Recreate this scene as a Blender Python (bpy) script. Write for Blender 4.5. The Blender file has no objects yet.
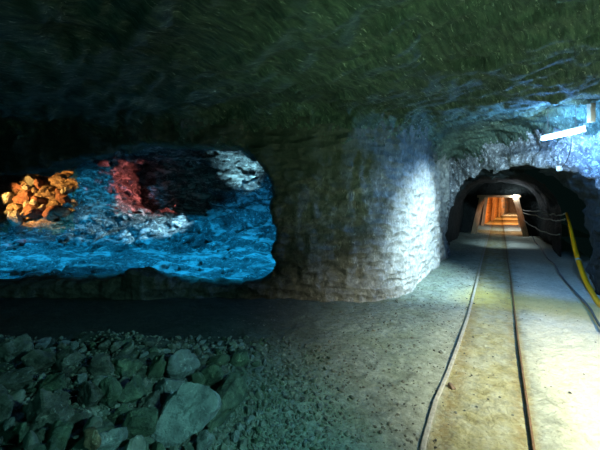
import bpy, bmesh, math, random
import numpy as np
from mathutils import Vector, Matrix, Euler
random.seed(7)
rng = np.random.default_rng(11)
SC = bpy.context.scene
COL = SC.collection
F, VX, HY, CAMZ = 330.0, 300.0, 196.0, 1.75      # focal length in px of the 600 px frame, centre column, horizon row, eye height
TH = math.atan((499 - 300) / F)                  # heading of the tunnel
CT, ST = math.cos(TH), math.sin(TH)
def W(a, t, z=0.0):                              # tunnel frame (across, along) -> world
    return Vector((a * CT + t * ST, -a * ST + t * CT, z))
def AT(x, y): return x * CT - y * ST, x * ST + y * CT
def P(px, py, Y): return Vector(((px - VX) / F * Y, Y, CAMZ - (py - HY) / F * Y))
TROT = -TH                                       # z rotation that turns +Y onto the tunnel axis

# ------------------------------------------------------------------ noise
def _h(ix, iy, iz, seed):
    n = (ix.astype(np.uint32) * np.uint32(374761393) + iy.astype(np.uint32) * np.uint32(668265263)
         + iz.astype(np.uint32) * np.uint32(2147483647) + np.uint32(seed * 1013904223 & 0xffffffff))
    n = (n ^ (n >> np.uint32(13))) * np.uint32(1274126177)
    n = (n ^ (n >> np.uint32(16))) * np.uint32(2246822519)
    n = n ^ (n >> np.uint32(15))
    return n.astype(np.float32) / np.float32(4294967295.0) * 2 - 1
def vnoise(x, y, z, seed=0):
    x = np.asarray(x, np.float32); y = np.asarray(y, np.float32); z = np.asarray(z, np.float32)
    x, y, z = np.broadcast_arrays(x, y, z)
    fx, fy, fz = np.floor(x), np.floor(y), np.floor(z)
    ix, iy, iz = fx.astype(np.int64), fy.astype(np.int64), fz.astype(np.int64)
    u, v, w = x - fx, y - fy, z - fz
    u = u*u*u*(u*(u*6-15)+10); v = v*v*v*(v*(v*6-15)+10); w = w*w*w*(w*(w*6-15)+10)
    def c(a, b, d): return _h(ix + a, iy + b, iz + d, seed)
    x00 = c(0,0,0)*(1-u)+c(1,0,0)*u; x10 = c(0,1,0)*(1-u)+c(1,1,0)*u
    x01 = c(0,0,1)*(1-u)+c(1,0,1)*u; x11 = c(0,1,1)*(1-u)+c(1,1,1)*u
    return (x00*(1-v)+x10*v)*(1-w)+(x01*(1-v)+x11*v)*w
def fbm(x, y, z, oct=4, seed=0, gain=.5, ridge=False):
    s, a = 0, 1.0
    for k in range(oct):
        # turn the lattice between octaves so that no grid shows
        c, d = math.cos(.7*k+.3), math.sin(.7*k+.3)
        xx, zz = x*c - z*d, x*d + z*c
        yy, zz = y*c - zz*d, y*d + zz*c
        n = vnoise(xx*2.03**k+17.3*k, yy*2.03**k-9.1*k, zz*2.03**k+4.7*k, seed+k)
        if ridge: n = 1 - 2*np.abs(n)*1.3
        s = s + n*a; a *= gain
    return s
def sstep(a, b, x):
    t = np.clip((x - a) / (b - a), 0, 1); return t*t*(3-2*t)

# ------------------------------------------------------------------ signed distances (negative = open air)
def poly2(px, py, pts):
    d = np.full(np.broadcast(px, py).shape, 1e9, np.float32); s = np.zeros(d.shape, bool)
    n = len(pts)
    for i in range(n):
        (x0, y0), (x1, y1) = pts[i], pts[(i+1) % n]
        ex, ey = x1-x0, y1-y0
        wx, wy = px-x0, py-y0
        k = np.clip((wx*ex+wy*ey)/(ex*ex+ey*ey), 0, 1)
        d = np.minimum(d, (wx-ex*k)**2+(wy-ey*k)**2)
        if y0 != y1:
            s ^= ((y0 > py) != (y1 > py)) & (px < (x1-x0)*(py-y0)/(y1-y0)+x0)
    d = np.sqrt(d)
    return np.where(s, -d, d)
def smax(a, b, k):
    h = np.clip(.5+.5*(a-b)/k, 0, 1); return b*(1-h)+a*h+k*h*(1-h)
def smin(a, b, k): return -smax(-a, -b, k)

PLAN = [(-8.5,-2.6), (-8.5,5.75), (-6,5.7), (-3,5.62), (-.4,5.6), (.25,5.5), (.8,5.5), (1.25,5.58), (1.65,5.80), (2.0,6.10), (2.35,6.52), (2.95,7.35), (3.75,8.62), (4.38,9.55),
        (4.42,8.6), (4.5,7.0), (4.6,5.6), (4.85,4.6), (4.9,3.4), (4.7,-2.6)]
BLUE = [(-.15,6.3), (-.45,10.2), (-1.3,10.7), (-4.3,10.9), (-6.0,10.75), (-7.3,10.7), (-9.5,10.6), (-11.6,10.2), (-11.6,6.3)]
def op(px, py): v = P(px, py, 5.6); return (v.x, v.z)
OPEN = [op(-150,292), op(-60,290), op(0,287), op(50,281), (op(90,280)), op(130,276), op(160,281), op(205,287), op(235,288), op(262,285), op(274,268), op(276,235), op(276,200), op(270,172),
        op(257,155), op(236,146), op(200,148), op(160,147), op(135,146), op(112,151), op(92,158), op(60,165), op(30,170), op(0,172), op(-60,172), op(-150,176)]
CORR = [(-1.3,16.6), (-1.18,19), (-1.05,22), (-.6,27), (-.1,32), (.95,41), (2.9,41), (1.75,32), (1.35,27), (1.25,22), (1.2,16.6)]
def hceil(x, y): return 3.12 + .10*np.sin(x*.7+1) + .05*np.sin(y*1.3) - .12*sstep(2.2,4.2,x)*sstep(4,6,y)*0 + .10*sstep(3.0,4.2,x)
def base_sdf(x, y, z):
    a = x*CT - y*ST; t = x*ST + y*CT
    d = smax(poly2(x, y, PLAN)+0*z, z-hceil(x, y), .5)
    # the tunnel: rounded arch, a little wider behind its mouth
    wd = 1.38 + .15*sstep(10.8, 11.5, t); c = .10 - .10*sstep(10.8, 11.5, t)
    u = np.abs(a-c)/wd; zz = np.maximum(z, 0)/2.42
    F3 = (u**3 + zz**3)**(1/3.)
    tun = np.maximum((F3-1)*1.3, np.maximum(4.3-t, t-17.5))
    d = smin(d, tun, .14)
    cor = np.maximum(np.maximum(poly2(a, t, CORR)+0*z, z-2.02+.20*sstep(20.5, 18.5, t)), np.abs(a)-(1.05-.20*np.maximum(z, 0))-3*sstep(20.0, 22.0, t))
    d = np.minimum(d, cor)
    # hole through the wall and the chamber behind it
    o = np.maximum(poly2(x, z, OPEN)+0*y, np.maximum(4.6-y, y-7.2))
    fl = .30 + .22*sstep(8.2, 10.6, y) + .55*np.exp(-((x+3.6)/1.9)**2)*np.exp(-((y-10.3)/1.0)**2) + .10*np.exp(-((y-6.9)/.5)**2)*np.exp(-((x+4.3)/1.5)**2)
    cl = 3.25 - .55*sstep(8.5, 6.6, y)
    b = smax(smax(poly2(x, y, BLUE)+0*z, z-cl, .5), fl-z, .3)
    d = smin(d, smin(o, b, .25), .10)
    for (x0, x1, z0, z1, y1) in ((-11.5,-7.4,.70,2.66,11.6), (-5.98,-2.95,1.10,2.95,12.5)):
        qx, qz = np.abs(x-(x0+x1)/2)-(x1-x0)/2+.5, np.abs(z-(z0+z1)/2)-(z1-z0)/2+.5
        r = np.sqrt(np.maximum(qx,0)**2+np.maximum(qz,0)**2)+np.minimum(np.maximum(qx,qz),0)-.5
        d = smin(d, np.maximum(r, np.maximum(9.6-y, y-y1)), .2)
    d = np.where((x < -7.35) & (y > 10.2), np.maximum(d, (.62+(y-10.6)*2.0-z)*.45), d)      # heap of rock filling the back of the alcove
    d = np.minimum(d, np.maximum(np.abs(x+3.4)-1.2, np.maximum(np.abs(y-12.0)-.5, np.abs(z-1.95)-.75)))
    return d
def relief(x, y, z):
    a = x*CT - y*ST; t = x*ST + y*CT
    far = sstep(6.0, 6.9, y)*(x < 0)                       # the chamber behind the hole
    ceil = sstep(2.45, 2.95, z)*(1-far)
    tunl = sstep(10.4, 11.2, t)
    pil = (1-far)*(1-ceil)*(1-tunl)
    n = .10*fbm(x/1.3, y/1.3, z/1.0, 2, 3)
    n = n + .045*fbm(x/.33, y/.33, z/.33, 3, 21)
    # ceiling: long broken ledges running away to the left
    p, q = x*.743+y*.669, -x*.669+y*.743
    st = fbm(p/.15, q/.55, z/.4, 3, 40, ridge=True)
    n = n + ceil*(.034*st + .05*fbm(x/.4, y/.4, z/.4, 3, 44))
    # pillar: worked rock, shallow scallops on the lamp side and fine upright pick grooves on the shaded side
    m = sstep(1.1, 1.9, x)
    w1 = z/.155 + .9*vnoise(a/.5, t/.5, z/.5, 61) + .35*vnoise(t/.17, a/.2, z/.2, 62)
    sc = np.abs(np.mod(w1, 1.0)-.5)*2
    n = n + pil*(m*.022*(1-sc**1.5) + (1-m)*.028*fbm(x/.085, y/.1, z/.28, 2, 70) + .03*fbm(x/.16, y/.16, z/.16, 2, 75))
    # rear chamber: coarse blocks and sharp ledges
    rd = fbm(x/.55+.5*z, y/.5, z/.30, 4, 80, ridge=True)
    n = n + far*(.14*rd*(.30+.70*sstep(8.0, 9.6, y)+.75*sstep(7.4, 6.6, y)) + .04*fbm(x/.14, y/.14, z/.1, 2, 90))
    n = n*(1 - .35*tunl)
    return n

def surface_net(x0, x1, y0, y1, z0, z1, h, T=None):
    nx, ny, nz = [int(round((b-a)/h))+1 for a, b in ((x0,x1),(y0,y1),(z0,z1))]
    ax = (x0+h*np.arange(nx)).astype(np.float32); ay = (y0+h*np.arange(ny)).astype(np.float32); az = (z0+h*np.arange(nz)).astype(np.float32)
    D = np.empty((nx, ny, nz), np.float32)
    for s in range(0, nx, 40):
        X, Y, Z = np.meshgrid(ax[s:s+40], ay, az, indexing='ij')
        if T: X, Y = X*CT + Y*ST, -X*ST + Y*CT
        B = base_sdf(X, Y, Z).astype(np.float32)
        k = np.abs(B) < .42
        B[k] -= relief(X[k], Y[k], Z[k]) * .9
        D[s:s+40] = B
    S = D < 0
    c = np.zeros((nx-1, ny-1, nz-1), np.uint8)
    for i in (0,1):
        for j in (0,1):
            for k in (0,1): c += S[i:nx-1+i, j:ny-1+j, k:nz-1+k]
    act = (c > 0) & (c < 8)
    idx = np.full(act.shape, -1, np.int32); I, J, K = np.nonzero(act); n = len(I); idx[I, J, K] = np.arange(n)
    corners = [(i,j,k) for i in (0,1) for j in (0,1) for k in (0,1)]
    V = {q: D[I+q[0], J+q[1], K+q[2]] for q in corners}
    acc = np.zeros((n, 3)); cnt = np.zeros(n)
    for p in corners:
        for ax_ in range(3):
            if p[ax_] == 0:
                q = list(p); q[ax_] = 1; q = tuple(q)
                va, vb = V[p], V[q]; m = (va < 0) != (vb < 0)
                t = np.where(m, va/np.where(m, va-vb, 1), 0)
                pt = np.stack([np.full(n, p[0], float), np.full(n, p[1], float), np.full(n, p[2], float)], 1); pt[:, ax_] += t
                acc[m] += pt[m]; cnt[m] += 1
    pos = acc/cnt[:, None] + np.stack([I, J, K], 1)
    pos = pos*h + np.array([x0, y0, z0])
    F_ = []
    for ax_ in range(3):
        sl0 = [slice(1, -1)]*3; sl0[ax_] = slice(0, -1); sl1 = list(sl0); sl1[ax_] = slice(1, None)
        s0, s1 = S[tuple(sl0)], S[tuple(sl1)]
        A = np.nonzero(s0 != s1); base = [A[0].copy(), A[1].copy(), A[2].copy()]
        for d_ in range(3):
            if d_ != ax_: base[d_] += 1
        flip = s0[A]
        u, v = (ax_+1) % 3, (ax_+2) % 3
        q = []
        for du, dv in ((0,0),(-1,0),(-1,-1),(0,-1)):
            b = [x.copy() for x in base]; b[u] += du; b[v] += dv
            q.append(idx[b[0], b[1], b[2]])
        q = np.stack(q, 1)
        q[flip] = q[flip][:, ::-1]
        F_.append(q)
    Q = np.concatenate(F_)
    if T:
        px, py = pos[:,0].copy(), pos[:,1].copy(); pos[:,0] = px*CT+py*ST; pos[:,1] = -px*ST+py*CT
    return pos, Q

# ------------------------------------------------------------------ object helpers
def np_mesh(name, V, Q, mat, smooth=True, parent=None):
    me = bpy.data.meshes.new(name); k = Q.shape[1]
    me.vertices.add(len(V)); me.vertices.foreach_set('co', np.ascontiguousarray(V, np.float32).ravel())
    me.loops.add(Q.size); me.loops.foreach_set('vertex_index', np.ascontiguousarray(Q, np.int32).ravel())
    me.polygons.add(len(Q)); me.polygons.foreach_set('loop_start', np.arange(0, Q.size, k, dtype=np.int32))
    me.polygons.foreach_set('use_smooth', np.full(len(Q), smooth)); me.update(calc_edges=True)
    me.materials.append(mat); o = bpy.data.objects.new(name, me); COL.objects.link(o)
    if parent: o.parent = parent
    return o
def sub_mesh(V, Q, keep):
    q = Q[keep]; u, inv = np.unique(q, return_inverse=True); return V[u], inv.reshape(q.shape)
def tag(o, label=None, cat=None, group=None, kind=None):
    if label: o['label'] = label
    if cat: o['category'] = cat
    if group: o['group'] = group
    if kind: o['kind'] = kind
    return o
def empty(name, loc, rz=0, **k):
    o = bpy.data.objects.new(name, None); COL.objects.link(o); o.location = loc; o.rotation_euler = (0, 0, rz); o.empty_display_size = .1
    return tag(o, **k)
def bm_obj(name, bm, mat, parent=None, smooth=False):
    bmesh.ops.recalc_face_normals(bm, faces=bm.faces)
    me = bpy.data.meshes.new(name); bm.to_mesh(me); bm.free()
    if smooth: me.polygons.foreach_set('use_smooth', np.ones(len(me.polygons), bool))
    me.materials.append(mat); o = bpy.data.objects.new(name, me); COL.objects.link(o)
    if parent: o.parent = parent
    return o
def box(dst, size, M=None, bevel=0, cuts=0, rough=0, seed=0):
    bm = bmesh.new(); bmesh.ops.create_cube(bm, size=1.0); bmesh.ops.scale(bm, vec=size, verts=bm.verts)
    if cuts:
        L = max(range(3), key=lambda i: size[i])
        es = [e for e in bm.edges if abs((e.verts[0].co-e.verts[1].co)[L]) > size[L]*.5]
        bmesh.ops.subdivide_edges(bm, edges=es, cuts=cuts)
        R = random.Random(seed)
        for v in bm.verts: v.co += Vector((R.uniform(-1,1), R.uniform(-1,1), R.uniform(-1,1)))*rough
    if bevel:
        es = [e for e in bm.edges if len(e.link_faces) == 2 and e.calc_face_angle(0) > .8]
        bmesh.ops.bevel(bm, geom=es, offset=bevel, segments=2, affect='EDGES', profile=.6)
    if M: bmesh.ops.transform(bm, matrix=M, verts=bm.verts)
    me = bpy.data.meshes.new('tmp'); bm.to_mesh(me); bm.free(); dst.from_mesh(me); bpy.data.meshes.remove(me)
def tube(bm, pts, r, seg=10, caps=True):
    pts = [Vector(p) for p in pts]; n = len(pts); rings = []
    rs = r if isinstance(r, (list, tuple)) else [r]*n
    up = Vector((0, 0, 1))
    t0 = (pts[1]-pts[0]).normalized(); 
    if abs(t0.dot(up)) > .95: up = Vector((1, 0, 0))
    u = (up - t0*up.dot(t0)).normalized()
    for i in range(n):
        t = (pts[min(i+1, n-1)]-pts[max(i-1, 0)]).normalized(); u = (u - t*u.dot(t)).normalized(); v = t.cross(u)
        rings.append([bm.verts.new(pts[i]+(u*math.cos(2*math.pi*k/seg)+v*math.sin(2*math.pi*k/seg))*rs[i]) for k in range(seg)])
    for i in range(n-1):
        for k in range(seg): bm.faces.new((rings[i][k], rings[i][(k+1) % seg], rings[i+1][(k+1) % seg], rings[i+1][k]))
    if caps: bm.faces.new(rings[0]); bm.faces.new(rings[-1][::-1])
def spline(pts, n=8):
    pts = [Vector(p) for p in pts]; out = []
    for i in range(len(pts)-1):
        p0, p1, p2, p3 = pts[max(i-1,0)], pts[i], pts[i+1], pts[min(i+2, len(pts)-1)]
        for k in range(n):
            t = k/n; out.append(.5*((2*p1)+(p2-p0)*t+(2*p0-5*p1+4*p2-p3)*t*t+(3*p1-p0-3*p2+p3)*t**3))
    return out+[pts[-1]]

# ------------------------------------------------------------------ materials
class NT:
    def __init__(s, name):
        s.m = bpy.data.materials.new(name); s.m.use_nodes = True; s.t = s.m.node_tree; s.t.nodes.clear()
        s.out = s.t.nodes.new('ShaderNodeOutputMaterial'); s.b = s.t.nodes.new('ShaderNodeBsdfPrincipled'); s.t.links.new(s.b.outputs[0], s.out.inputs[0])
        g = s.t.nodes.new('ShaderNodeNewGeometry'); s.pos = g.outputs['Position']
        s.obj = s.t.nodes.new('ShaderNodeTexCoord').outputs['Object']
    def L(s, a, b): s.t.links.new(a, b)
    def set(s, sock, v):
        if hasattr(v, 'links') or isinstance(v, bpy.types.NodeSocket): s.L(v, sock)
        elif isinstance(v, (tuple, list)) and len(v) == 3 and sock.type == 'RGBA': sock.default_value = (*v, 1)
        else: sock.default_value = v
    def map(s, vec, scale=(1,1,1), rot=(0,0,0)):
        n = s.t.nodes.new('ShaderNodeMapping'); n.vector_type = 'POINT'; s.L(vec, n.inputs[0]); n.inputs[2].default_value = rot; n.inputs[3].default_value = scale; return n.outputs[0]
    def noise(s, vec, sc, det=6, rough=.6, dist=0, typ=None):
        n = s.t.nodes.new('ShaderNodeTexNoise'); s.L(vec, n.inputs['Vector']); n.inputs['Scale'].default_value = sc; n.inputs['Detail'].default_value = det
        n.inputs['Roughness'].default_value = rough; n.inputs['Distortion'].default_value = dist
        if typ: n.noise_type = typ
        return n.outputs[0]
    def voro(s, vec, sc, feat='F1', out='Distance', rnd=1):
        n = s.t.nodes.new('ShaderNodeTexVoronoi'); n.feature = feat; s.L(vec, n.inputs['Vector']); n.inputs['Scale'].default_value = sc; n.inputs['Randomness'].default_value = rnd; return n.outputs[out]
    def math(s, op_, a, b=0.0, clamp=False):
        n = s.t.nodes.new('ShaderNodeMath'); n.operation = op_; n.use_clamp = clamp; s.set(n.inputs[0], a); s.set(n.inputs[1], b); return n.outputs[0]
    def ramp(s, v, stops, interp='LINEAR'):
        n = s.t.nodes.new('ShaderNodeValToRGB'); s.L(v, n.inputs[0]); r = n.color_ramp; r.interpolation = interp
        while len(r.elements) < len(stops): r.elements.new(.5)
        for e, (p, c) in zip(r.elements, stops): e.position = p; e.color = (*c, 1) if isinstance(c, tuple) else (c, c, c, 1)
        return n.outputs[0]
    def mix(s, f, a, b, blend='MIX'):
        n = s.t.nodes.new('ShaderNodeMix'); n.data_type = 'RGBA'; n.blend_type = blend; s.set(n.inputs[0], f); s.set(n.inputs[6], a); s.set(n.inputs[7], b); return n.outputs[2]
    def bump(s, h, dist, strength=1, prev=None):
        n = s.t.nodes.new('ShaderNodeBump'); s.L(h, n.inputs['Height']); n.inputs['Distance'].default_value = dist; n.inputs['Strength'].default_value = strength
        if prev is not None: s.L(prev, n.inputs['Normal'])
        return n.outputs[0]
    def done(s, color, rough=.85, normal=None, spec=.3, metal=0):
        s.set(s.b.inputs['Base Color'], color); s.set(s.b.inputs['Roughness'], rough); s.b.inputs['Specular IOR Level'].default_value = spec; s.b.inputs['Metallic'].default_value = metal
        if normal is not None: s.L(normal, s.b.inputs['Normal'])
        return s.m

def rock_mat(name, dark, mid, light, fleck, streak=None, bump=.05, pat=1.2, rough=.8, spec=.3, fl=(.60,.74), vein=None):
    n = NT(name); p = n.pos
    if streak: q = n.map(n.map(p, rot=(0, 0, streak[0])), scale=streak[1])
    else: q = p
    big = n.noise(p, pat, 5, .6, .6)
    fine = n.noise(q, 9, 8, .68, .3)
    c = n.ramp(fine, [(.30, dark), (.50, mid), (.70, light)])
    c2 = n.mix(n.ramp(big, [(.40, 0.), (.62, 1.)]), n.mix(.55, c, dark), c)
    f = n.ramp(n.noise(q, 16, 4, .7, .8), [(fl[0], 0.), (fl[1], 1.)])
    c3 = n.mix(f, c2, fleck)
    if vein:
        c3 = n.mix(n.ramp(n.noise(n.map(p, scale=(.55,1.3,1.6)), 1.7, 7, .68, 1.2), [(.50, 0.), (.60, .75)]), n.mix(.35, c3, dark), n.mix(.45, vein, c))
    b = n.bump(n.noise(q, 5, 9, .7, .4), bump*2.2, 1)
    b = n.bump(n.voro(n.map(q, scale=(1,1,1.4)), 11, 'F1'), bump*.5, .8, b)
    b = n.bump(n.noise(p, 45, 6, .7), bump*.28, 1, b)
    return n.done(c3, rough, b, spec)

M_CEIL = rock_mat('ceiling_rock', (.022,.038,.028), (.075,.125,.088), (.17,.24,.16), (.50,.60,.46), streak=(-.73, (.55,2.4,1)), bump=.05)
def pillar_mat():
    n = NT('worked_rock'); p = n.pos
    w = n.map(p, rot=(0, 0, TH))
    fine = n.noise(p, 11, 8, .7, .3)
    c = n.ramp(fine, [(.3, (.10,.105,.095)), (.5, (.25,.26,.24)), (.7, (.42,.43,.40))])
    c = n.mix(n.ramp(n.noise(p, 1.5, 5, .6, .6), [(.40, 0.), (.62, .7)]), c, n.mix(.6, c, (.09,.085,.065)))
    c = n.mix(n.ramp(n.noise(n.map(p, scale=(1,1,.35)), 20, 4, .7, .8), [(.56, 0.), (.68, .8)]), c, (.58,.58,.54))
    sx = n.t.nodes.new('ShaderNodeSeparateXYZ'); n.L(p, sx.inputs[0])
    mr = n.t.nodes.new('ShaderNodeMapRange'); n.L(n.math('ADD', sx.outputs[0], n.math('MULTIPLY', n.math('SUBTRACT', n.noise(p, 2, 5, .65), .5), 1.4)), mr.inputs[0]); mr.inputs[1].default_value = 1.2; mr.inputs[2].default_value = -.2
    c = n.mix(n.math('MULTIPLY', mr.outputs[0], .85), c, n.ramp(fine, [(.3, (.03,.028,.02)), (.5, (.075,.068,.05)), (.7, (.14,.125,.095))]))  # browner and darkened to the left in place of lamp falloff
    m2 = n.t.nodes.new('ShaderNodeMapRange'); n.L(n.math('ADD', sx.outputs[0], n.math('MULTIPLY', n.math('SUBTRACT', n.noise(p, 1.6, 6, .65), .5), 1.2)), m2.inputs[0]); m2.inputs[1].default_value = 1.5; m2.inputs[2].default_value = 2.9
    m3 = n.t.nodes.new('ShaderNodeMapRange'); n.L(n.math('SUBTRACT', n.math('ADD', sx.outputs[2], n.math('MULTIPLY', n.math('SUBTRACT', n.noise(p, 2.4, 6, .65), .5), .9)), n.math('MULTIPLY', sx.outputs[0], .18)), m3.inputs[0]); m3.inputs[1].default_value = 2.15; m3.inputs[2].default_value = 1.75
    m2 = n.math('MULTIPLY', m2.outputs[0], m3.outputs[0]); c = n.mix(n.math('MULTIPLY', n.math('SUBTRACT', 1.0, m3.outputs[0]), .7), c, (.045,.06,.045))  # shade above the lit zone put into the colour
    c = n.mix(n.math('MULTIPLY', m2, .75), c, n.ramp(fine, [(.3, (.20,.205,.195)), (.48, (.50,.51,.48)), (.7, (.72,.73,.70))]))   # lamplit part of the pillar, light painted in as paler rock
    d = n.t.nodes.new('ShaderNodeTexNoise'); n.L(p, d.inputs['Vector']); d.inputs['Scale'].default_value = 2.2; d.inputs['Detail'].default_value = 3
    v = n.t.nodes.new('ShaderNodeMix'); v.data_type = 'VECTOR'; v.inputs[0].default_value = .17; n.L(w, v.inputs[4]); n.L(d.outputs['Color'], v.inputs[5])
    cells = n.voro(n.map(v.outputs[1], scale=(2.6, 3.4, 9.5)), 1.0, 'F1')
    b = n.bump(cells, .11, 1)
    b = n.bump(n.noise(p, 7, 9, .72, .4), .05, .9, b)
    b = n.bump(n.noise(n.map(p, scale=(1,1,.3)), 34, 5, .7), .012, 1, b)
    b = n.bump(n.voro(p, 30), .008, .8, b)
    return n.done(c, .82, b, .3)
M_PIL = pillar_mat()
M_LEFT = rock_mat('brown_rock', (.05,.05,.038), (.11,.105,.08), (.17,.165,.12), (.25,.24,.18), bump=.03)
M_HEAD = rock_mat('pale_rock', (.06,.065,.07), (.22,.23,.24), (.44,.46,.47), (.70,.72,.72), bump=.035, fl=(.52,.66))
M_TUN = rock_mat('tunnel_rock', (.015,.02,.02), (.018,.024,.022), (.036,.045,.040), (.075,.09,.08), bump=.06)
M_BLUE = rock_mat('mineral_rock', (.025,.03,.035), (.11,.125,.13), (.30,.33,.34), (.80,.84,.84), bump=.09, pat=.9, spec=.5, fl=(.58,.68), vein=(.78,.82,.82))
M_RUB = rock_mat('rubble_rock', (.035,.037,.033), (.13,.14,.12), (.27,.28,.24), (.46,.47,.42), bump=.055, pat=5.0)
M_RUBG = rock_mat('green_rubble_rock', (.03,.045,.032), (.11,.16,.11), (.22,.30,.19), (.38,.48,.32), bump=.055, pat=5.0)
M_RUBB = rock_mat('blue_grey_rubble_rock', (.11,.13,.13), (.22,.26,.26), (.32,.37,.37), (.50,.55,.53), bump=.055, pat=5.0)
M_PEB = rock_mat('gravel_rock', (.06,.07,.06), (.14,.155,.13), (.25,.27,.23), (.38,.40,.35), bump=.008, pat=6.0)
M_ORS = rock_mat('ochre_rock', (.05,.04,.03), (.26,.18,.11), (.55,.42,.26), (.80,.72,.55), bump=.06, pat=2.5)

M_CORR = rock_mat('corridor_rock', (.08,.06,.045), (.22,.17,.13), (.38,.30,.23), (.55,.48,.40), bump=.04)
M_RUBX = rock_mat('pale_boulder_rock', (.12,.15,.16), (.28,.34,.35), (.42,.50,.50), (.60,.68,.68), bump=.05, pat=4.0)
def floor_mat():
    n = NT('packed_dirt'); p = n.pos
    tf = n.map(p, rot=(0, 0, TH))                          # x = across the track, y = along it
    sep = n.t.nodes.new('ShaderNodeSeparateXYZ'); n.L(tf, sep.inputs[0]); A, T = sep.outputs[0], sep.outputs[1]
    wob = n.math('MULTIPLY', n.math('SUBTRACT', n.noise(p, 1.3, 5, .6), .5), .7)
    Aw = n.math('ADD', A, wob)
    fine = n.noise(p, 14, 8, .7, .2)
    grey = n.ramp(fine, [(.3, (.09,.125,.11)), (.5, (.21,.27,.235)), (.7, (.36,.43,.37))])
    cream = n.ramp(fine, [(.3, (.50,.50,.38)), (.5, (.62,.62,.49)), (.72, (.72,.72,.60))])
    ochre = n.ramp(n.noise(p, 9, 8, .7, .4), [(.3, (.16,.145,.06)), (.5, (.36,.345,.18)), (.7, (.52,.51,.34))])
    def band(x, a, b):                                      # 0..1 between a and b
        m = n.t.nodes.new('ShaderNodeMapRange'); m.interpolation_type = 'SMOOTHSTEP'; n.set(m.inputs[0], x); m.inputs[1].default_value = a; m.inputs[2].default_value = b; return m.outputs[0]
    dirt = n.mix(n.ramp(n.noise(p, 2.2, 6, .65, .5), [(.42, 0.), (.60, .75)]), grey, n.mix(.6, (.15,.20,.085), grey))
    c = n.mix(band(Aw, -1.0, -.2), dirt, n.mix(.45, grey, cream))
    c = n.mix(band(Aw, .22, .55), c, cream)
    c = n.mix(n.math('MULTIPLY', n.math('SUBTRACT', 1.0, band(n.math('ADD', A, n.math('MULTIPLY', wob, 1.6)), -3.1, -1.0)), .93), c, (.022,.030,.026))   # lamp falloff painted in: floor blackened away from the track
    # ochre mud between the rails, rusty next to each rail
    bt = n.math('MULTIPLY', band(A, -.46, -.40), n.math('SUBTRACT', 1.0, band(A, .21, .27)))
    mid = n.mix(n.ramp(n.noise(p, 3.5, 5, .6, .3), [(.42, 0.), (.62, .6)]), ochre, n.mix(.5, grey, cream))
    c = n.mix(bt, c, mid)
    rust = n.math('MAXIMUM', n.math('SUBTRACT', 1.0, band(n.math('ABSOLUTE', n.math('SUBTRACT', A, .17)), .02, .12)),
                  n.math('SUBTRACT', 1.0, band(n.math('ABSOLUTE', n.math('ADD', A, .36)), .02, .13)))
    c = n.mix(n.math('MULTIPLY', rust, n.ramp(n.noise(p, 18, 5, .7), [(.38, .1), (.6, .8)])), c, (.26,.20,.08))
    # an ochre spill across the track in front of the tunnel mouth
    sp = n.math('SUBTRACT', 1.0, band(n.math('ABSOLUTE', n.math('SUBTRACT', n.math('ADD', T, n.math('MULTIPLY', wob, .8)), 6.6)), .25, .9))
    c = n.mix(n.math('MULTIPLY', n.math('MULTIPLY', sp, band(Aw, -.9, -.1)), .75), c, (.44,.38,.10))
    # scuffs: darker damp patches
    c = n.mix(n.math('MULTIPLY', n.ramp(n.noise(p, 4.5, 8, .75, .6), [(.50, 0.), (.70, 1.)]), n.math('SUBTRACT', .62, n.math('MULTIPLY', band(Aw, .3, .7), .5))), c, (.09,.105,.08))
    c = n.mix(n.ramp(n.noise(p, 38, 5, .7, .5), [(.60, 0.), (.68, .6)]), c, n.mix(.6, c, (.05,.05,.035)))
    b = n.bump(n.noise(p, 6, 9, .72, .3), .06, .9)
    b = n.bump(n.noise(p, 30, 6, .75), .016, 1, b)
    b = n.bump(n.math('SUBTRACT', 1.0, n.voro(p, 26)), .008, .8, b)
    return n.done(c, .86, b, .25)
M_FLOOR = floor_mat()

def wood_mat(name, a, b_, c_, along='Z'):
    n = NT(name); sc = {'X': (1.2,14,14), 'Y': (14,1.2,14), 'Z': (14,14,1.2)}[along]
    g = n.noise(n.map(n.obj, scale=sc), 1.6, 7, .65, 1.2)
    c = n.ramp(g, [(.3, a), (.5, b_), (.72, c_)])
    return n.done(c, .75, n.bump(g, .02, .6), .25)
M_WOODZ = wood_mat('weathered_timber', (.16,.09,.045), (.44,.29,.17), (.66,.49,.32), 'Z')
M_WOODX = wood_mat('weathered_crossbeam', (.10,.06,.03), (.28,.18,.10), (.46,.33,.19), 'X')
M_PLANK = wood_mat('lagging_planks', (.12,.055,.02), (.40,.21,.09), (.60,.36,.17), 'Y')
def plain(name, col, rough=.6, metal=0, var=.25, sc=20, bump=.004, spec=.4):
    n = NT(name); f = n.noise(n.pos, sc, 6, .65)
    c = n.ramp(f, [(.3, tuple(x*(1-var) for x in col)), (.7, tuple(min(1, x*(1+var)) for x in col))])
    return n.done(c, rough, n.bump(f, bump, .6), spec, metal)
M_RAIL = plain('dusty_steel', (.34,.33,.27), .6, .1, .35, 24, .004)
M_RAILT = plain('rusty_steel', (.15,.085,.035), .65, .2, .5, 24, .004)
M_HOSE = plain('yellow_hose_rubber', (.95,.40,.005), .45, 0, .12, 9, .002)
M_WIRE = plain('grey_cable_sheath', (.42,.40,.32), .6)
M_DARKW = plain('black_cable_sheath', (.03,.03,.035), .5)
M_PIPE = plain('dull_pipe', (.06,.09,.10), .5, .3)
M_METAL = plain('painted_steel', (.55,.58,.60), .4, .1)
M_WHITE = plain('white_plastic', (.40,.40,.38), .5)
M_STUB = plain('pale_post_wood', (.20,.15,.09), .8, 0, .2, 30)
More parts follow.
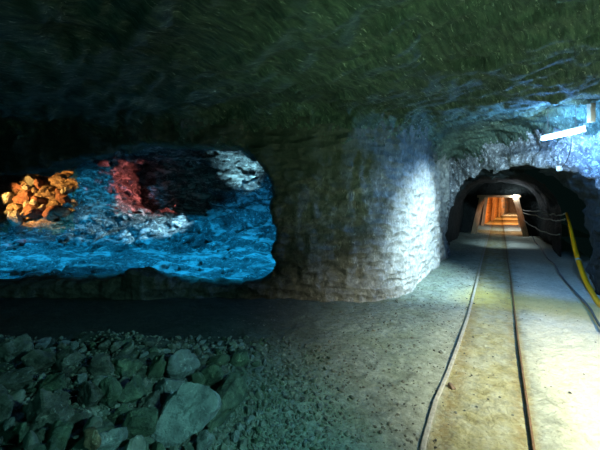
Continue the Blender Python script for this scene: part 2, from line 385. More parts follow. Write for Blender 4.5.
def emit(name, col, s):
    m = bpy.data.materials.new(name); m.use_nodes = True; t = m.node_tree; t.nodes.clear()
    e = t.nodes.new('ShaderNodeEmission'); e.inputs[0].default_value = (*col, 1); e.inputs[1].default_value = s
    o = t.nodes.new('ShaderNodeOutputMaterial'); t.links.new(e.outputs[0], o.inputs[0]); return m

# ------------------------------------------------------------------ ground
def mound(x, y):      # the heap of broken rock
    x = np.asarray(x, float); y = np.asarray(y, float)
    e = .15*np.sin(y*3)+.1*np.sin(x*4.1)
    return .34*sstep(-.35, -1.7, x+e)*sstep(3.95, 3.1, y+e*.6)
def ground(x, y):
    x = np.asarray(x, np.float32); y = np.asarray(y, np.float32)
    a = x*CT - y*ST; t = x*ST + y*CT
    h = mound(x, y)
    n = .030*fbm(x/1.1, y/1.1, 0*x, 3, 101) + .010*fbm(x/.16, y/.16, 0*x, 3, 111)
    flat = np.exp(-((a+.1)/.45)**4)
    rail = np.maximum(np.exp(-((a-.205)/.05)**2), np.exp(-((a+.38)/.07)**2))
    n = n*(1-.75*flat)
    h = h + n - .012*flat - .010*rail + .02*sstep(.4, 1.3, a)*sstep(12, 3, t)*0
    h = h + .06*fbm(x/.11, y/.11, 0*x, 2, 131)*np.clip(mound(x, y)/.34, 0, 1)
    return h
ts = [-4.2]
while ts[-1] < 42: ts.append(ts[-1] + (.035 if ts[-1] < 7 else .05 if ts[-1] < 12 else .12))
as_ = np.arange(-10.4, 4.8, .035)
Tg, Ag = np.meshgrid(np.array(ts), as_, indexing='ij')
Xg, Yg = Ag*CT+Tg*ST, -Ag*ST+Tg*CT
Zg = ground(Xg, Yg)
nr, nc = Xg.shape
ID = np.arange(nr*nc).reshape(nr, nc)
Q = np.stack([ID[:-1,:-1], ID[:-1,1:], ID[1:,1:], ID[1:,:-1]], -1).reshape(-1, 4)
cx = (Xg[:-1,:-1]).ravel(); cy = Yg[:-1,:-1].ravel(); ca = Ag[:-1,:-1].ravel(); ct = Tg[:-1,:-1].ravel()
inside = poly2(cx, cy, PLAN) < .5
keep = (inside & (cy > -2.7)) | ((np.abs(ca) < 2.2) & (ct > 8) & (ct < 18.5)) | ((ca > 0) & (ca < 2.2) & (ct > 3) & (ct < 9)) | ((ct >= 18) & (ca > -1.6) & (ca < 3.4))
V = np.stack([Xg.ravel(), Yg.ravel(), Zg.ravel()], 1)
v, q = sub_mesh(V, Q, keep)
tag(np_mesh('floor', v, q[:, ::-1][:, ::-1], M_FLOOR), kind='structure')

# ------------------------------------------------------------------ rock shell
RES = .04
V, Q = surface_net(-11.9, 5.4, -3.0, 12.95, -.25, 3.75, RES)
C = V[Q].mean(1)
nrm = np.cross(V[Q[:,1]]-V[Q[:,0]], V[Q[:,3]]-V[Q[:,0]]); nrm /= np.linalg.norm(nrm, axis=1)[:, None]+1e-9
A_, T_ = C[:,0]*CT-C[:,1]*ST, C[:,0]*ST+C[:,1]*CT
cut = ((T_ > 12.0) & (C[:,0] > 2)) | (C[:,1] > 12.9)
blue = (C[:,1] > 6.05) & (C[:,0] < .05) & (C[:,1] > 6.05 + 0*C[:,0])

jz = .22*fbm(C[:,0]/.5, C[:,1]/.5, C[:,2]/.5, 3, 301)
ceil = (C[:,2]+jz > 2.62) & (nrm[:,2] < -.35) | (C[:,2]+jz > 2.95)
xh = np.interp(C[:,1], [4.6, 5.6, 7.0, 8.6, 9.6], [4.85, 4.6, 4.5, 4.42, 4.38])
tun = (T_ > 10.75) & (C[:,0] > 3) | ((C[:,2] < 2.6) & (C[:,0] > xh + .16) & (T_ > 5))
alc = blue & (C[:,0] < -7.3) & (C[:,1] > 10.62)
left = (C[:,0] < -.15) & (C[:,1] > 4)
right = (C[:,0] > 4.2) | ((C[:,1] > 4) & (A_ > -.6) & (C[:,0] > 1))
lab = np.where(blue, 1, np.where(tun, 5, np.where(ceil, 0, np.where(left, 2, np.where((C[:,1] < 4.6) & (C[:,0] < 4), 6, np.where(right, 4, 3))))))
lab[alc] = 7; lab[cut] = 9
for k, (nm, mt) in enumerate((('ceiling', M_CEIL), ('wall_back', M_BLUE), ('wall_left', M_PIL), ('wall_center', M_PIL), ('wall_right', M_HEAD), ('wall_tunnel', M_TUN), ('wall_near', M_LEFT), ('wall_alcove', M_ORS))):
    if (lab == k).any():
        v, q = sub_mesh(V, Q, lab == k); tag(np_mesh(nm, v, q, mt), kind='structure')
V, Q = surface_net(-2.4, 4.0, 11.9, 41.8, -.3, 3.0, .075, T=True)
C = V[Q].mean(1); T_ = C[:,0]*ST+C[:,1]*CT
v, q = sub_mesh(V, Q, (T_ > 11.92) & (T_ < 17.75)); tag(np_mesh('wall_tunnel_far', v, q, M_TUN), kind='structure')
v, q = sub_mesh(V, Q, T_ >= 17.75); tag(np_mesh('wall_corridor', v, q, M_CORR), kind='structure')

# ------------------------------------------------------------------ rails
def gz(x, y): return float(ground(np.array([x]), np.array([y]))[0])
def rail(name, av, t0, t1, head, base, hgt, label, mat):
    bm = bmesh.new(); rings = []; t = t0
    while t < t1:
        a = av(t); a2 = av(t+.05); p = W(a, t); d = (W(a2, t+.05)-p).normalized(); r = Vector((d.y, -d.x, 0))
        z = -.002 + .004*math.sin(t*1.7)
        prof = [(-.008,-.06), (.008,-.06), (.008,hgt-.02), (head,hgt-.016), (head,hgt-.004), (head*.6,hgt), (-head*.6,hgt), (-head,hgt-.004), (-head,hgt-.016), (-.008,hgt-.02)]
        rings.append([bm.verts.new(p + r*u + Vector((0,0,z+w))) for u, w in prof])
        t += .08 if t < 12 else .5
    n = len(rings[0])
    for i in range(len(rings)-1):
        for k in range(n): bm.faces.new((rings[i][k], rings[i][(k+1) % n], rings[i+1][(k+1) % n], rings[i+1][k]))
    bm.faces.new(rings[0]); bm.faces.new(rings[-1][::-1])
    return tag(bm_obj(name, bm, mat), label=label, cat='rail')
_lt = [0, 2.0, 2.45, 3.0, 3.5, 4.2, 5.2, 7, 10, 17, 40]
_la = [-.39, -.42, -.455, -.462, -.432, -.408, -.385, -.385, -.40, -.40, -.40]
def left_a(t): return float(np.interp(t, _lt, _la))
def right_a(t): return .205 + .006*math.sin(t)
rail('mine_rail', left_a, -1.5, 34, .018, .05, .018, 'thick grey slightly kinked mine rail between the ochre track bed and the darker dirt floor', M_RAIL)
rail('mine_rail', right_a, -1.5, 34, .009, .04, .016, 'thin rusty straight mine rail beside the bright cream floor', M_RAILT)

# ------------------------------------------------------------------ loose rock
def rock_mesh(name, seed, sub, mat, planes=14, rough=.05, squash=(1,.8,.65)):
    R = np.random.default_rng(seed); bm = bmesh.new(); bmesh.ops.create_icosphere(bm, subdivisions=sub, radius=1)
    co = np.array([v.co[:] for v in bm.verts])
    N = R.normal(size=(planes, 3)); N /= np.linalg.norm(N, axis=1)[:, None]; Hh = R.uniform(.50, 1.0, planes)
    dt = co@N.T; r = np.where(dt > .05, Hh/np.maximum(dt, .05), 9)
    r.sort(axis=1); k = 26.0
    r = -np.log(np.exp(-k*r[:, :4]).sum(1))/k
    r = np.clip(r, .4, 1.25)
    r = r + rough*fbm(co[:,0]*1.8+seed, co[:,1]*1.8, co[:,2]*1.8, 3, seed)
    co = co*r[:, None]*np.array(squash)
    co /= np.abs(co[:,0]).max()
    for v_, c_ in zip(bm.verts, co): v_.co = c_
    bmesh.ops.recalc_face_normals(bm, faces=bm.faces)
    me = bpy.data.meshes.new(name); bm.to_mesh(me); bm.free(); me.polygons.foreach_set('use_smooth', np.ones(len(me.polygons), bool)); me.set_sharp_from_angle(angle=math.radians(17)); me.materials.append(mat)
    return me
def hit(px, py):                                   # where the line of sight of a photo point meets the ground
    dx, dz = (px-VX)/F, -(py-HY)/F
    Ys = np.arange(1.0, 7, .01); z = CAMZ+dz*Ys; g = ground(dx*Ys, Ys); k = np.argmax(z < g)
    return dx*Ys[k], Ys[k], float(g[k])
def put(name, me, loc, s, rot, label, cat, group=None):
    o = bpy.data.objects.new(name, me); COL.objects.link(o); o.location = loc; o.scale = s; o.rotation_euler = rot
    return tag(o, label, cat, group)
# named rocks: photo box, colour, tilt, label
BIG = [
 (0,341,29,371,'g',0,'grey boulder at the far edge of the rubble heap, topmost in the left corner'),
 (18,352,55,374,'d',0,'low dark rock just behind the heap front, right of the corner boulder'),
 (56,350,88,372,'g',0,'blocky rock with one pale square facet on the far rim of the heap'),
 (-4,370,38,396,'g',0,'broad flat-topped rock at the left edge below the corner boulder'),
 (42,375,68,397,'n',.5,'small slanted green-grey rock above the big round dark boulder'),
 (92,358,116,379,'g',0,'pinkish grey rock on the rim between the pale-faceted rock and an upright one'),
 (117,357,139,386,'n',-.7,'upright egg-shaped rock on the far rim of the heap'),
 (27,402,68,438,'g',.2,'big round dark boulder in the middle of the left part of the heap'),
 (99,383,119,417,'n',-1.4,'tall narrow standing rock in the centre of the heap'),
 (78,388,102,417,'g',1.0,'leaning rock next to the tall narrow standing rock'),
 (119,385,146,409,'n',0,'wedge-shaped rock right of the tall narrow standing rock'),
 (126,412,156,450,'n',1.2,'large upright green rock left of the biggest boulder'),
 (106,408,134,429,'n',.1,'low oval rock below the tall narrow standing rock'),
 (82,434,103,456,'y',.2,'small yellowish green rock at the bottom of the heap'),
 (12,421,29,450,'n',1.3,'thin upright pale-edged slab left of the big round boulder'),
 (101,430,122,455,'b',1.0,'small blue-grey rock at the bottom beside the yellowish rock'),
 (52,391,70,405,'g',0,'little dark rock sitting on top of the big round boulder'),
 (66,409,90,429,'g',-.5,'angular dark rock right of the big round boulder'),
 (150,383,187,408,'B',.1,'blue-grey oval rock resting against the top of the biggest boulder'),
 (168,358,194,386,'B',.9,'squarish grey-blue rock behind the blue-grey oval rock'),
 (200,369,232,393,'n',0,'squared green block between the biggest boulder and the long slab'),
 (148,356,167,383,'n',1.1,'upright pointed rock behind the blue-grey oval rock'),
 (203,356,229,370,'n',.1,'flat pale green rock just behind the squared green block'),
 (189,375,204,393,'n',.6,'small rock wedged beside the squared green block'),
 (158,391,214,456,'X',.9,'biggest boulder of the heap, pale blue-grey and smooth'),
 (193,436,214,458,'B',.3,'small pale rock at the bottom edge between biggest boulder and slab'),
 (40,425,75,455,'n',.3,'dark green rock at the bottom below the big round boulder'),
 (-6,398,16,428,'g',.9,'dark rock cut by the left edge of the photo, below the broad flat rock'),
 (138,398,160,420,'g',.2,'small dark rock between wedge-shaped rock and the biggest boulder'),
 (230,352,248,368,'n',.3,'small green rock just behind the long slab'),
]
mats = {'g': M_RUB, 'd': M_RUB, 'n': M_RUBG, 'y': M_ORS, 'b': M_RUBB, 'B': M_RUBB, 'X': M_RUBX}
taken = []
for i, (x0, y0, x1, y1, m, tilt, lb) in enumerate(BIG):
    cx_, cyb = (x0+x1)/2, y1
    x, y, g = hit(cx_, y0*.35+y1*.65)
    w, h = (x1-x0)/F*y/2, (y1-y0)/F*y/2
    me = rock_mesh('rubble_rock', 200+i, 4, mats[m], 9, .13, (1, .85, .8))
    if abs(tilt) > .65: L, S = h, w; 
    else: L, S = w, h
    L *= 1.08; S *= 1.18
    rot = (random.uniform(-.3,.3), -math.copysign(min(abs(tilt), 1.35), tilt) if tilt else random.uniform(-.15,.15), random.uniform(-.25,.25))
    hh = h
    put('rubble_rock', me, (x, y, g+hh*.55), (L, (L+S)*.5, S/.8), rot, lb, 'rock', 'large rocks of the rubble heap')
    taken.append((x, y, (L+S)/2))
# the long leaning slab
x, y, g = hit(233, 404)
me = rock_mesh('rubble_slab', 900, 4, M_RUBG, 12, .12, (1, .42, .30))
put('rubble_slab', me, (x, y, g+.07), (.44, .30, .42), (.15, -.10, math.radians(82)), 'long green slab of rock lying along the right side of the heap', 'rock', 'large rocks of the rubble heap')
for k in (-.3, -.1, .1, .3): taken.append((x+k*.14, y+k, .12))
# middling and small stones
small_g = [rock_mesh('stone', 300+k, 3, [M_RUB, M_RUBG, M_RUBB, M_PEB][k % 4], 11, .05, (1, random.uniform(.7,.95), random.uniform(.5,.75))) for k in range(12)]
cnt = 0; tries = 0
while cnt < 95 and tries < 6000:
    tries += 1
    px, py = random.uniform(-10, 262), random.uniform(346, 456)
    if px > 150 and random.random() < .35: continue
    x, y, g = hit(px, py); r = random.uniform(.045, .10)*(1 if px < 170 else .72)
    if any((x-a)**2+(y-b)**2 < (r*.8+c*.72)**2 for a, b, c in taken): continue
    taken.append((x, y, r))
    put('broken_stone', random.choice(small_g), (x, y, g+r*.35), (r, r*random.uniform(.75,1), r*random.uniform(.8,1.15)), (random.uniform(-.5,.5), random.uniform(-.5,.5), random.uniform(0,6.3)),
        'fist-sized broken stone filling gaps among the big rocks of the heap', 'stone', 'fist-sized stones in the rubble heap'); cnt += 1
cnt = 0; tries = 0
while cnt < 285 and tries < 20000:
    tries += 1
    px, py = random.uniform(130, 330), random.uniform(338, 455)
    dens = math.exp(-((px-245-(py-390)*.25)/52)**2)
    if random.random() > dens: continue
    x, y, g = hit(px, py); r = random.uniform(.016, .042)*(1.15 if px < 270 else .75)
    if any((x-a)**2+(y-b)**2 < (r*.9+c*.85)**2 for a, b, c in taken): continue
    taken.append((x, y, r))
    put('small_stone', random.choice(small_g), (x, y, g+r*.3), (r, r*random.uniform(.65,1), r*random.uniform(.8,1.2)), (random.uniform(-.5,.5), random.uniform(-.5,.5), random.uniform(0,6.3)),
        'small angular stone scattered along the right fringe of the rubble heap', 'stone', 'small stones beside the rubble heap'); cnt += 1
# gravel: one object of countless chips
def chips(name, n, sampler, rr, mat, label):
    base = bmesh.new(); bmesh.ops.create_icosphere(base, subdivisions=1, radius=1); bv = np.array([v.co[:] for v in base.verts]); bf = np.array([[v.index for v in f.verts] for f in base.faces]); base.free()
    VV, FF = [], []
    for k in range(n):
        x, y = sampler(); g = gz(x, y); r = rng.uniform(*rr)*(1+1.2*rng.random()**6)
        c = bv*(1+rng.uniform(-.28,.28,(len(bv),1)))*np.array([1, rng.uniform(.6,1), rng.uniform(.4,.75)])*r
        R = np.array(Euler(rng.uniform(-.6,.6,3).tolist()[:2]+[rng.uniform(0,6.3)]).to_matrix())
        VV.append(c@R.T+np.array([x, y, g+r*.15])); FF.append(bf+len(bv)*k)
    o = np_mesh(name, np.concatenate(VV), np.concatenate(FF), mat, smooth=False); return tag(o, label, 'gravel', None, 'stuff')
def s_gravel():
    while True:
        px, py = rng.uniform(-10, 420), rng.uniform(320, 458)
        if rng.random() > math.exp(-(max(px-235, 0)/75)**2)+.05: continue
        if py < 338: continue
        dx = (px-VX)/F; Y = CAMZ*F/(py-HY); return dx*Y, Y
chips('gravel', 5200, s_gravel, (.006, .017), M_PEB, 'fine gravel and chips around and between the rubble rocks')
def s_floor():
    while True:
        t = rng.uniform(1.8, 9.5); a = rng.uniform(-3.2, 1.3)
        if rng.random() > (.12 if -.38 < a < .2 else .05 if a > .2 else .8): continue
        p = W(a, t)
        if p.y < 1.9 or poly2(np.array([p.x]), np.array([p.y]), PLAN)[0] > -.05: continue
        return p.x, p.y
chips('grit', 2200, s_floor, (.004, .011), M_RUB, 'loose grit and stone chips strewn over the dirt floor by the rails')
# single stones one can point at
def lone(px, py, wpx, mat, label, seed, name='loose_stone', zr=.6):
    x, y, g = hit(px, py); r = wpx/F*y/2
    put(name, rock_mesh('loose_stone', seed, 3, mat, 11, .05, (1, .75, zr)), (x, y, g+r*.3), (r, r, r), (.1, .1, seed*.7), label, 'stone')
M_RED = rock_mat('reddish_stone', (.10,.07,.05), (.26,.19,.15), (.40,.30,.25), (.55,.45,.40), bump=.008, pat=6)
lone(451.5, 388.5, 8, M_RED, 'brownish pink stone lying between the rails near the thick rail', 501)
lone(352, 399, 7, M_PEB, 'dark grey stone alone on the dirt floor, between rubble and rails', 502)
lone(441, 353, 5, M_PEB, 'small stone on the outer side of the thick rail, opposite its kink', 503)
lone(434, 409, 4, M_PEB, 'tiny dark stone lying tight against the thick rail', 505)
lone(374, 331, 4, M_PEB, 'small pale stone on the floor below the rock pillar', 506)
lone(321, 301, 7, M_RUB, 'rounded dark stone against the shaded foot of the rock pillar', 507)
lone(306, 378, 6, M_PEB, 'small pale stone at the outer limit of the scattered stones', 508)
lone(397, 302, 6, M_PEB, 'pale lump of rock at the lamplit corner of the pillar foot', 509)

# ------------------------------------------------------------------ rear chamber: blocks in the recesses and along the slope
blk = [rock_mesh('block', 600+k, 3, M_BLUE, 12, .07, (1, .8, .7)) for k in range(7)]
M_RUST = rock_mat('rust_rock', (.05,.03,.025), (.24,.10,.06), (.45,.22,.13), (.62,.42,.30), bump=.06, pat=2.5)
M_PALE = rock_mat('pale_mineral_rock', (.08,.08,.07), (.42,.42,.36), (.70,.70,.62), (.85,.85,.80), bump=.06, pat=2.5)
blo = [rock_mesh('block', 620+k, 3, [M_ORS, M_RUST, M_PALE, M_ORS, M_RUST, M_PALE, M_RUB][k], 12, .05, (1, .85, .8)) for k in range(7)]
R2 = random.Random(5)
for (px, py, Y, s, lb) in [
    (20,187,11.3,.34,'orange-lit block high in the back of the left alcove'), (33,181,11.4,.30,'orange-lit block at the top of the alcove pile'), (46,189,11.3,.27,'dark-topped block in the upper right of the alcove pile'),
    (27,198,11.1,.30,'bright yellow-orange block in the middle of the alcove pile'), (40,201,11.0,.28,'round orange block beside the dark ring-shaped gap'), (54,203,11.1,.22,'small round rusty block inside the dark gap of the alcove pile'),
    (64,196,11.2,.36,'tall rust-red rock at the inner side wall of the alcove'), (18,208,10.9,.34,'yellow-lit rock at the lower left of the alcove pile'), (34,212,10.8,.30,'pale block at the front of the alcove pile'),
    (50,214,10.7,.30,'whitish block where orange and blue light meet'), (8,200,11.0,.30,'dark greenish rock at the left rim of the alcove'), (62,212,10.7,.24,'bluish white rock at the right foot of the alcove pile'),
    (15,218,10.6,.26,'flat yellowish rock on the alcove sill')]:
    p = P(px, py, Y)
    put('alcove_rock', R2.choice(blo), p, (s, s*.9, s*.85), (R2.uniform(-.6,.6), R2.uniform(-.6,.6), R2.uniform(0,6)), lb, 'rock', 'rocks piled in the orange-lit alcove')
for _ in range(26):
    px, py = R2.uniform(2, 72), R2.uniform(176, 224)
    if ((px-38)/36)**2+((py-200)/25)**2 > 1: continue
    s = R2.uniform(.10, .2); p = P(px, py, 11.25-.016*(py-180)+R2.uniform(-.1,.1))
    put('alcove_rock', R2.choice(blo), p, (s, s*.8, s*.8), (R2.uniform(-.9,.9), R2.uniform(-.9,.9), R2.uniform(0,6)), 'small orange-lit stone wedged between the larger rocks of the alcove pile', 'rock', 'small stones in the orange-lit alcove')
def zb(x, y):
    return .30 + .22*float(sstep(8.2,10.6,y)) + .55*math.exp(-((x+3.6)/1.9)**2)*math.exp(-((y-10.3)/1.0)**2)
k = 0
for _ in range(46):
    x, y = R2.uniform(-6.1, -1.2), R2.uniform(8.6, 10.3); s = R2.uniform(.12, .34)*(.6+.4*(y-8.6)/1.7)
    put('chamber_rock', R2.choice(blk), (x, y, zb(x, y)+s*.1), (s*1.3, s*.8, s*.7), (R2.uniform(-.5,.5), R2.uniform(-.9,.1), R2.uniform(-.8,.8)),
        'jagged pale blue-lit rock on the slope in the rear chamber', 'rock', 'rocks on the blue-lit slope')

# ------------------------------------------------------------------ timber sets in the tunnel
def beam(name, p0, p1, w, d, mat, parent, seed=0, label=None):
    p0, p1 = Vector(p0), Vector(p1); L = (p1-p0).length; bm = bmesh.new()
    box(bm, (w, d, L), None, .012, 5, .006, seed)
    o = bm_obj(name, bm, mat, parent); z = (p1-p0).normalized(); y = Vector((0,1,0)); x = y.cross(z).normalized(); y = z.cross(x)
    M = Matrix((x, y, z)).transposed().to_4x4(); M.translation = (p0+p1)/2; o.matrix_local = M
    if label: o['label'] = label
    return o
def timber_set(t, l0, l1, r0, r1, top, w, label):
    root = empty('timber_frame', W(0, t, 0), TROT, label=label, cat='tunnel support', group='timber frames along the tunnel')
    beam('post', (l0, 0, -.08), (l1, 0, top-w*.5), w, w, M_WOODZ, root, 1)
    beam('post', (r0, 0, -.08), (r1, 0, top-w*.5), w, w, M_WOODZ, root, 2)
    beam('crossbeam', (l1-w*.9, 0, top-w*.28), (r1+w*.9, 0, top-w*.28), w*.5, w, M_WOODZ, root, 3)
    return root
timber_set(17.3, -1.02, -.66, 1.02, .62, 1.80, .22, 'nearest timber frame in the tunnel, splayed posts, bright bulb at its top corner')
timber_set(22.6, -.85, -.62, 1.05, .85, 1.88, .16, 'second timber frame seen through the nearest one')
timber_set(27.5, -.42, -.25, 1.30, 1.10, 1.90, .16, 'third timber frame down the orange-lit corridor')
timber_set(32.5, .0, .12, 1.75, 1.55, 1.92, .16, 'farthest timber frame at the orange-lit end of the corridor')
# plank lagging on the corridor's side
pts = [(-.80,22.9), (-.50,27.2), (-.06,32.2), (.80,39.5)]
for i in range(3):
    (a0, t0), (a1, t1) = pts[i], pts[i+1]
    root = empty('plank_lining', W(a0, t0, 0), TROT, label=['orange-lit plank lining behind the second timber frame', 'orange-lit plank lining between third and farthest timber frames', 'plank lining beyond the farthest timber frame'][i], cat='plank wall', group=None)
    ang = math.atan2(a1-a0, t1-t0); L = math.hypot(a1-a0, t1-t0)
    for j in range(9):
        bm = bmesh.new(); M = Matrix.Rotation(-ang, 4, 'Z') @ Matrix.Translation((-.03+.012*(j % 3), L/2, .11+.205*j))
        box(bm, (.035, L, .19), M, .006, 6, .004, j); bm_obj('plank', bm, M_PLANK, root)

# ------------------------------------------------------------------ lamp over the tunnel mouth
pa, pb = P(541.5, 139.5, 5.42), P(584, 130.5, 4.62)
mid = (pa+pb)/2; dv = (pb-pa); L = dv.length; rz = math.atan2(dv.y, dv.x)
lamp = empty('fluorescent_lamp', mid, rz, label='glowing blue-white tube lamp mounted above the tunnel mouth', cat='lamp')
tilt = math.asin(dv.z/L)
bm = bmesh.new(); tube(bm, [(-L/2+.02, 0, 0), (L/2-.02, 0, 0)], .019, 16)
tb = bm_obj('tube', bm, emit('tube_glow', (.13,.40,1.0), 760), lamp, True); tb.rotation_euler = (0, -tilt, 0); tb['label'] = 'glowing white tube'
bm = bmesh.new(); box(bm, (L+.02, .035, .022), Matrix.Translation((0, -.0, .055)), .006); h_ = bm_obj('housing', bm, M_METAL, lamp); h_.rotation_euler = (0, -tilt, 0)
for s in (-1, 1):
    bm = bmesh.new(); tube(bm, [(s*(L/2-.03), 0, 0), (s*(L/2+.01), 0, 0)], .024, 14); box(bm, (.03, .035, .05), Matrix.Translation((s*(L/2-.005), 0, .025)), .003)
    e = bm_obj('end_cap', bm, M_METAL, lamp, False); e.rotation_euler = (0, -tilt, 0)
    bm = bmesh.new(); tube(bm, [(s*L*.33, 0, .06), (s*L*.33, 0, .55)], .004, 8); bm_obj('hanger_rod', bm, M_DARKW, lamp)
# cable from the lamp to the little junction box on the arch
jb = P(559, 168.5, 5.60)
c0 = P(571, 137, 4.9)+Vector((0,0,.05))
bm = bmesh.new(); tube(bm, spline([c0, P(571,146,4.98), P(569.5,153,5.15), P(566,162,5.42), jb+Vector((.03,0,0))], 6), .007, 8)
tag(bm_obj('lamp_cable', bm, M_DARKW, None, True), 'black cable hanging from the tube lamp to the white junction box', 'cable')
root = empty('junction_box', jb, .4, label='small white junction box on the rim of the tunnel arch', cat='box')
bm = bmesh.new(); box(bm, (.07,.05,.09), None, .010); bm_obj('body', bm, M_WHITE, root)
bm = bmesh.new(); box(bm, (.06,.012,.08), Matrix.Translation((0,-.029,0)), .004); bm_obj('lid', bm, M_WHITE, root)
bm = bmesh.new(); tube(bm, [(.03,0,0),(.08,0,-.015)], .014, 10); bm_obj('cable_gland', bm, M_WHITE, root)
# wooden stub in the roof
root = P(591, 106, 4.75)
bm = bmesh.new(); box(bm, (.075,.075,.62), Matrix.Translation((root.x, root.y, 3.12)), .008, 4, .004, 8)
tag(bm_obj('wooden_prop', bm, M_STUB), 'short pale wooden prop hanging from the roof above the tube lamp', 'post')

# bulb at the nearest timber frame
bp = W(.60, 17.12, 1.76)
root = empty('bulkhead_lamp', bp, TROT, label='small bright white bulb at the top corner of the nearest timber frame', cat='lamp')
bm = bmesh.new(); bmesh.ops.create_uvsphere(bm, u_segments=14, v_segments=10, radius=.036); bm_obj('bulb', bm, emit('bulb_glow', (.72,.88,1.0), 520), root, True)
bm = bmesh.new(); tube(bm, [(0,.04,0),(0,.13,0)], .035, 12); bm_obj('socket', bm, M_METAL, root)

# ------------------------------------------------------------------ services on the tunnel's side
def sag(p0, p1, s, n=18, wob=.015, seed=0):
    R = random.Random(seed); p0, p1 = Vector(p0), Vector(p1)
    return [p0.lerp(p1, i/n)+Vector((0, 0, -4*s*(i/n)*(1-i/n)+ (R.uniform(-wob, wob) if 0 < i < n else 0))) for i in range(n+1)]
def onwall(px, py, a=1.22):      # point of the tunnel side wall seen at a photo point
    k = (px-VX)/F; den = k*ST*0 + (ST - k*CT); t = (-a*CT*1.0 - k*a*ST)/(ST - k*CT)
    p = W(a, t); return Vector((p.x, p.y, CAMZ-(py-HY)/F*p.y))
for i, (pl, r, s_, lb) in enumerate([
    ([(520,209),(541,211),(553,214),(566,213)], .016, .04, 'uppermost of three pale cables looping along the tunnel side wall'),
    ([(520,211),(536,215),(550,219),(565,219)], .016, .05, 'middle of three pale cables looping along the tunnel side wall'),
    ([(524,220),(535,227),(546,232),(560,234)], .016, .06, 'lowest pale cable drooping along the tunnel side wall')]):
    w = [onwall(x, y, aa) for (x, y), aa in zip(pl, (.84, 1.12, 1.30, 1.44))]; path = []
    for k in range(len(w)-1): path += sag(w[k], w[k+1], .05, 12, .012, i*7+k)[:-1]
    path.append(w[-1]); bm = bmesh.new(); tube(bm, path, r, 8)
    tag(bm_obj('wall_cable', bm, M_WIRE, None, True), lb, 'cable')
hp = [onwall(x, y, 1.42) for x, y in ((566.5,213),(570,226),(573,240),(577,256),(583,274),(591,291))] + [onwall(601,306,1.38), onwall(616,319,1.36)]
sp_ = spline(hp, 8); n = len(sp_)
bm = bmesh.new(); tube(bm, sp_, [.026+.018*min(1, i/(n*.35)) for i in range(n)], 14)
root = tag(bm_obj('yellow_hose', bm, M_HOSE, None, True), 'thick yellow hose curving down the tunnel side wall to the floor', 'hose')
c = sp_[n//2-2]; d = (sp_[n//2-1]-sp_[n//2-3]).normalized()
bm = bmesh.new(); tube(bm, [c-d*.025, c+d*.025], .048, 14); cl = bm_obj('hose_clamp', bm, M_METAL, root); cl['label'] = 'pale metal clamp'
bm = bmesh.new(); pth = [W(1.16+.02*math.sin(t*2), t, .05+gz(*W(1.16, t)[:2])) for t in np.arange(4.9, 17.0, .3)]; tube(bm, pth, .016, 10)
tag(bm_obj('floor_pipe', bm, M_PIPE, None, True), 'thin dark pipe running along the foot of the tunnel side wall', 'pipe')

# ------------------------------------------------------------------ light
def light(name, kind, loc, col, watts, target=None, size=.2, size_y=None, spot=None, blend=.6, radius=None):
    d = bpy.data.lights.new(name, kind); d.color = col; d.energy = watts
    if kind == 'AREA':
        d.size = size
        if size_y: d.shape = 'RECTANGLE'; d.size_y = size_y
    else: d.shadow_soft_size = size
    if kind == 'SPOT': d.spot_size = math.radians(spot); d.spot_blend = blend
    o = bpy.data.objects.new(name, d); COL.objects.link(o); o.location = loc
    if target is not None: o.rotation_euler = (Vector(target)-Vector(loc)).to_track_quat('-Z', 'Y').to_euler()
    return o
# work lamp out of the frame, then added unseen fill lights
light('work_light', 'SPOT', (3.3, 1.0, 2.75), (1.0,1.0,.76), 1900, (2.75, 2.9, 0), .12, spot=78, blend=1)
light('pillar_fill', 'SPOT', (4.35, 3.4, 2.55), (.62,.88,1.0), 3400, (2.45, 6.9, .7), .06, spot=50, blend=1)  # added spot with no fixture, brightens the lit side of the pillar
light('mouth_fill', 'SPOT', (3.3, 3.1, 2.7), (.50,.80,1.0), 1500, (4.5, 7.8, 2.55), .05, spot=40, blend=1)  # added unseen spot that lifts the rock above the arch
light('ceiling_fill', 'SPOT', (1.1, .0, 1.2), (.50,1.0,.55), 270, (1.4, 3.3, 3.2), .2, spot=84, blend=1)  # added upward spot without a lamp, brightens the ceiling green
light('dim_fill', 'AREA', (-1.5, -.8, 2.0), (.12,.95,.80), 9, (-2.2, 5, 1.2), .5)  # added teal ambient fill for the dark parts
light('rubble_fill', 'SPOT', (1.5, .8, 1.9), (.32,.95,.88), 300, (-.75, 2.5, .2), .05, spot=58, blend=1)  # added raking fill on the rubble, no lamp there
# rear chamber
def tilted(name, loc, back, side, col, w_, ang, blend=.12):
    d = Vector((math.sin(math.radians(side)), math.sin(math.radians(back)), -math.cos(math.radians(back))))
    return light(name, 'SPOT', loc, col, w_, Vector(loc)+d, .06, spot=ang, blend=blend)
AZ = (.010,.45,.95)
tilted('blue_light', (-1.1, 7.0, 2.55), 24, -10, AZ, 800, 102, .25)
tilted('blue_light', (-3.6, 7.0, 2.55), 22, 0, AZ, 380, 98, .25)
tilted('blue_light', (-6.6, 7.0, 2.45), 24, 0, AZ, 650, 102, .25)
tilted('blue_light', (-8.9, 7.5, 2.2), 24, 10, AZ, 400, 100, .25)
light('pillar_blue_light', 'SPOT', (-7.0, 7.6, 2.4), (.03,.50,.90), 700, (-6.75, 10.7, 1.9), .05, spot=36, blend=.8)
light('corner_blue_light', 'SPOT', (-2.6, 7.6, 2.4), (.02,.42,.95), 420, (-1.3, 10.4, 1.2), .05, spot=52, blend=.9)
light('white_blue_light', 'SPOT', (-1.1, 8.8, 1.0), (.38,.84,1.0), 1500, (-1.85, 10.6, 2.6), .03, spot=36, blend=1)
light('slope_light', 'SPOT', (-2.0, 8.6, 2.1), (.45,.85,1.0), 2000, (-4.5, 10.0, .9), .03, spot=40, blend=.8)
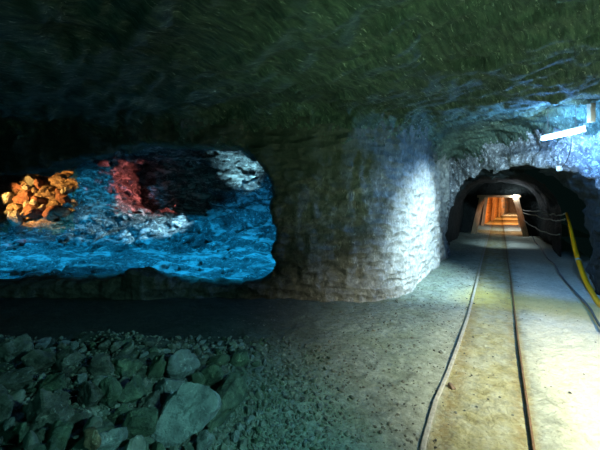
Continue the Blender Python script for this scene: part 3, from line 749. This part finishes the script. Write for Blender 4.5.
light('orange_light', 'SPOT', (-9.7, 9.4, 2.1), (1.0,.50,.13), 950, (-8.7, 11.3, 1.6), .04, spot=62, blend=.35)
light('red_light', 'SPOT', (-2.55, 11.95, 1.9), (1.0,.20,.17), 1500, (-6.0, 11.2, 1.75), .04, spot=50, blend=1)
# corridor
light('corridor_light', 'SPOT', W(.3, 17.9, 1.72), (1.0,.62,.34), 130, W(-.1, 19.6, 0), .03, spot=120, blend=1)
light('corridor_light', 'SPOT', W(.6, 19.4, 1.75), (.80,.90,1.0), 200, W(.1, 21.0, 0), .03, spot=110, blend=1)
light('corridor_light', 'SPOT', W(.75, 23.4, 1.75), (1.0,.38,.09), 650, W(-.45, 26.0, .9), .03, spot=150, blend=1)
light('corridor_light', 'SPOT', W(1.0, 28.3, 1.75), (1.0,.42,.12), 650, W(-.1, 31.5, .9), .03, spot=150, blend=1)
light('corridor_light', 'SPOT', W(1.4, 33.6, 1.75), (1.0,.62,.35), 650, W(1.2, 37.5, .9), .03, spot=150, blend=1)
light('tunnel_fill', 'SPOT', W(.1, 13.2, 2.3), (.60,.82,1.0), 170, W(.0, 14.0, 0), .04, spot=64, blend=1)  # added spot with no lamp in the roof, brightens the tunnel floor
light('frame_fill', 'SPOT', W(.0, 14.4, 1.9), (1.0,.50,.24), 120, W(0, 17.3, .85), .03, spot=38, blend=.4)  # added unseen spot, warms the fronts of the frame posts
light('recess_fill', 'SPOT', (-4.3, 8.6, 2.2), (.02,.40,.50), 60, (-3.9, 11.5, 2.0), .03, spot=60, blend=1)  # added dim fill so the recess is not fully black

w = bpy.data.worlds.new('world'); SC.world = w; w.use_nodes = True
w.node_tree.nodes['Background'].inputs[0].default_value = (.10,.35,.32,1); w.node_tree.nodes['Background'].inputs[1].default_value = .01

cam = bpy.data.cameras.new('camera'); co = bpy.data.objects.new('camera', cam); COL.objects.link(co)
co.location = (0, 0, CAMZ); co.rotation_euler = (math.pi/2, 0, 0)
cam.sensor_fit = 'HORIZONTAL'; cam.sensor_width = 36; cam.lens = 36*F/600; cam.shift_y = -(225-HY)/600; cam.clip_end = 100; cam.clip_start = .05
SC.camera = co
SC.view_settings.view_transform = 'Standard'; SC.view_settings.look = 'None'; SC.view_settings.gamma = 1; SC.view_settings.use_curve_mapping = False
SC.view_settings.exposure = 0
SC.cycles.use_denoising = True
SC.cycles.max_bounces = 6
SC.cycles.sample_clamp_indirect = 8
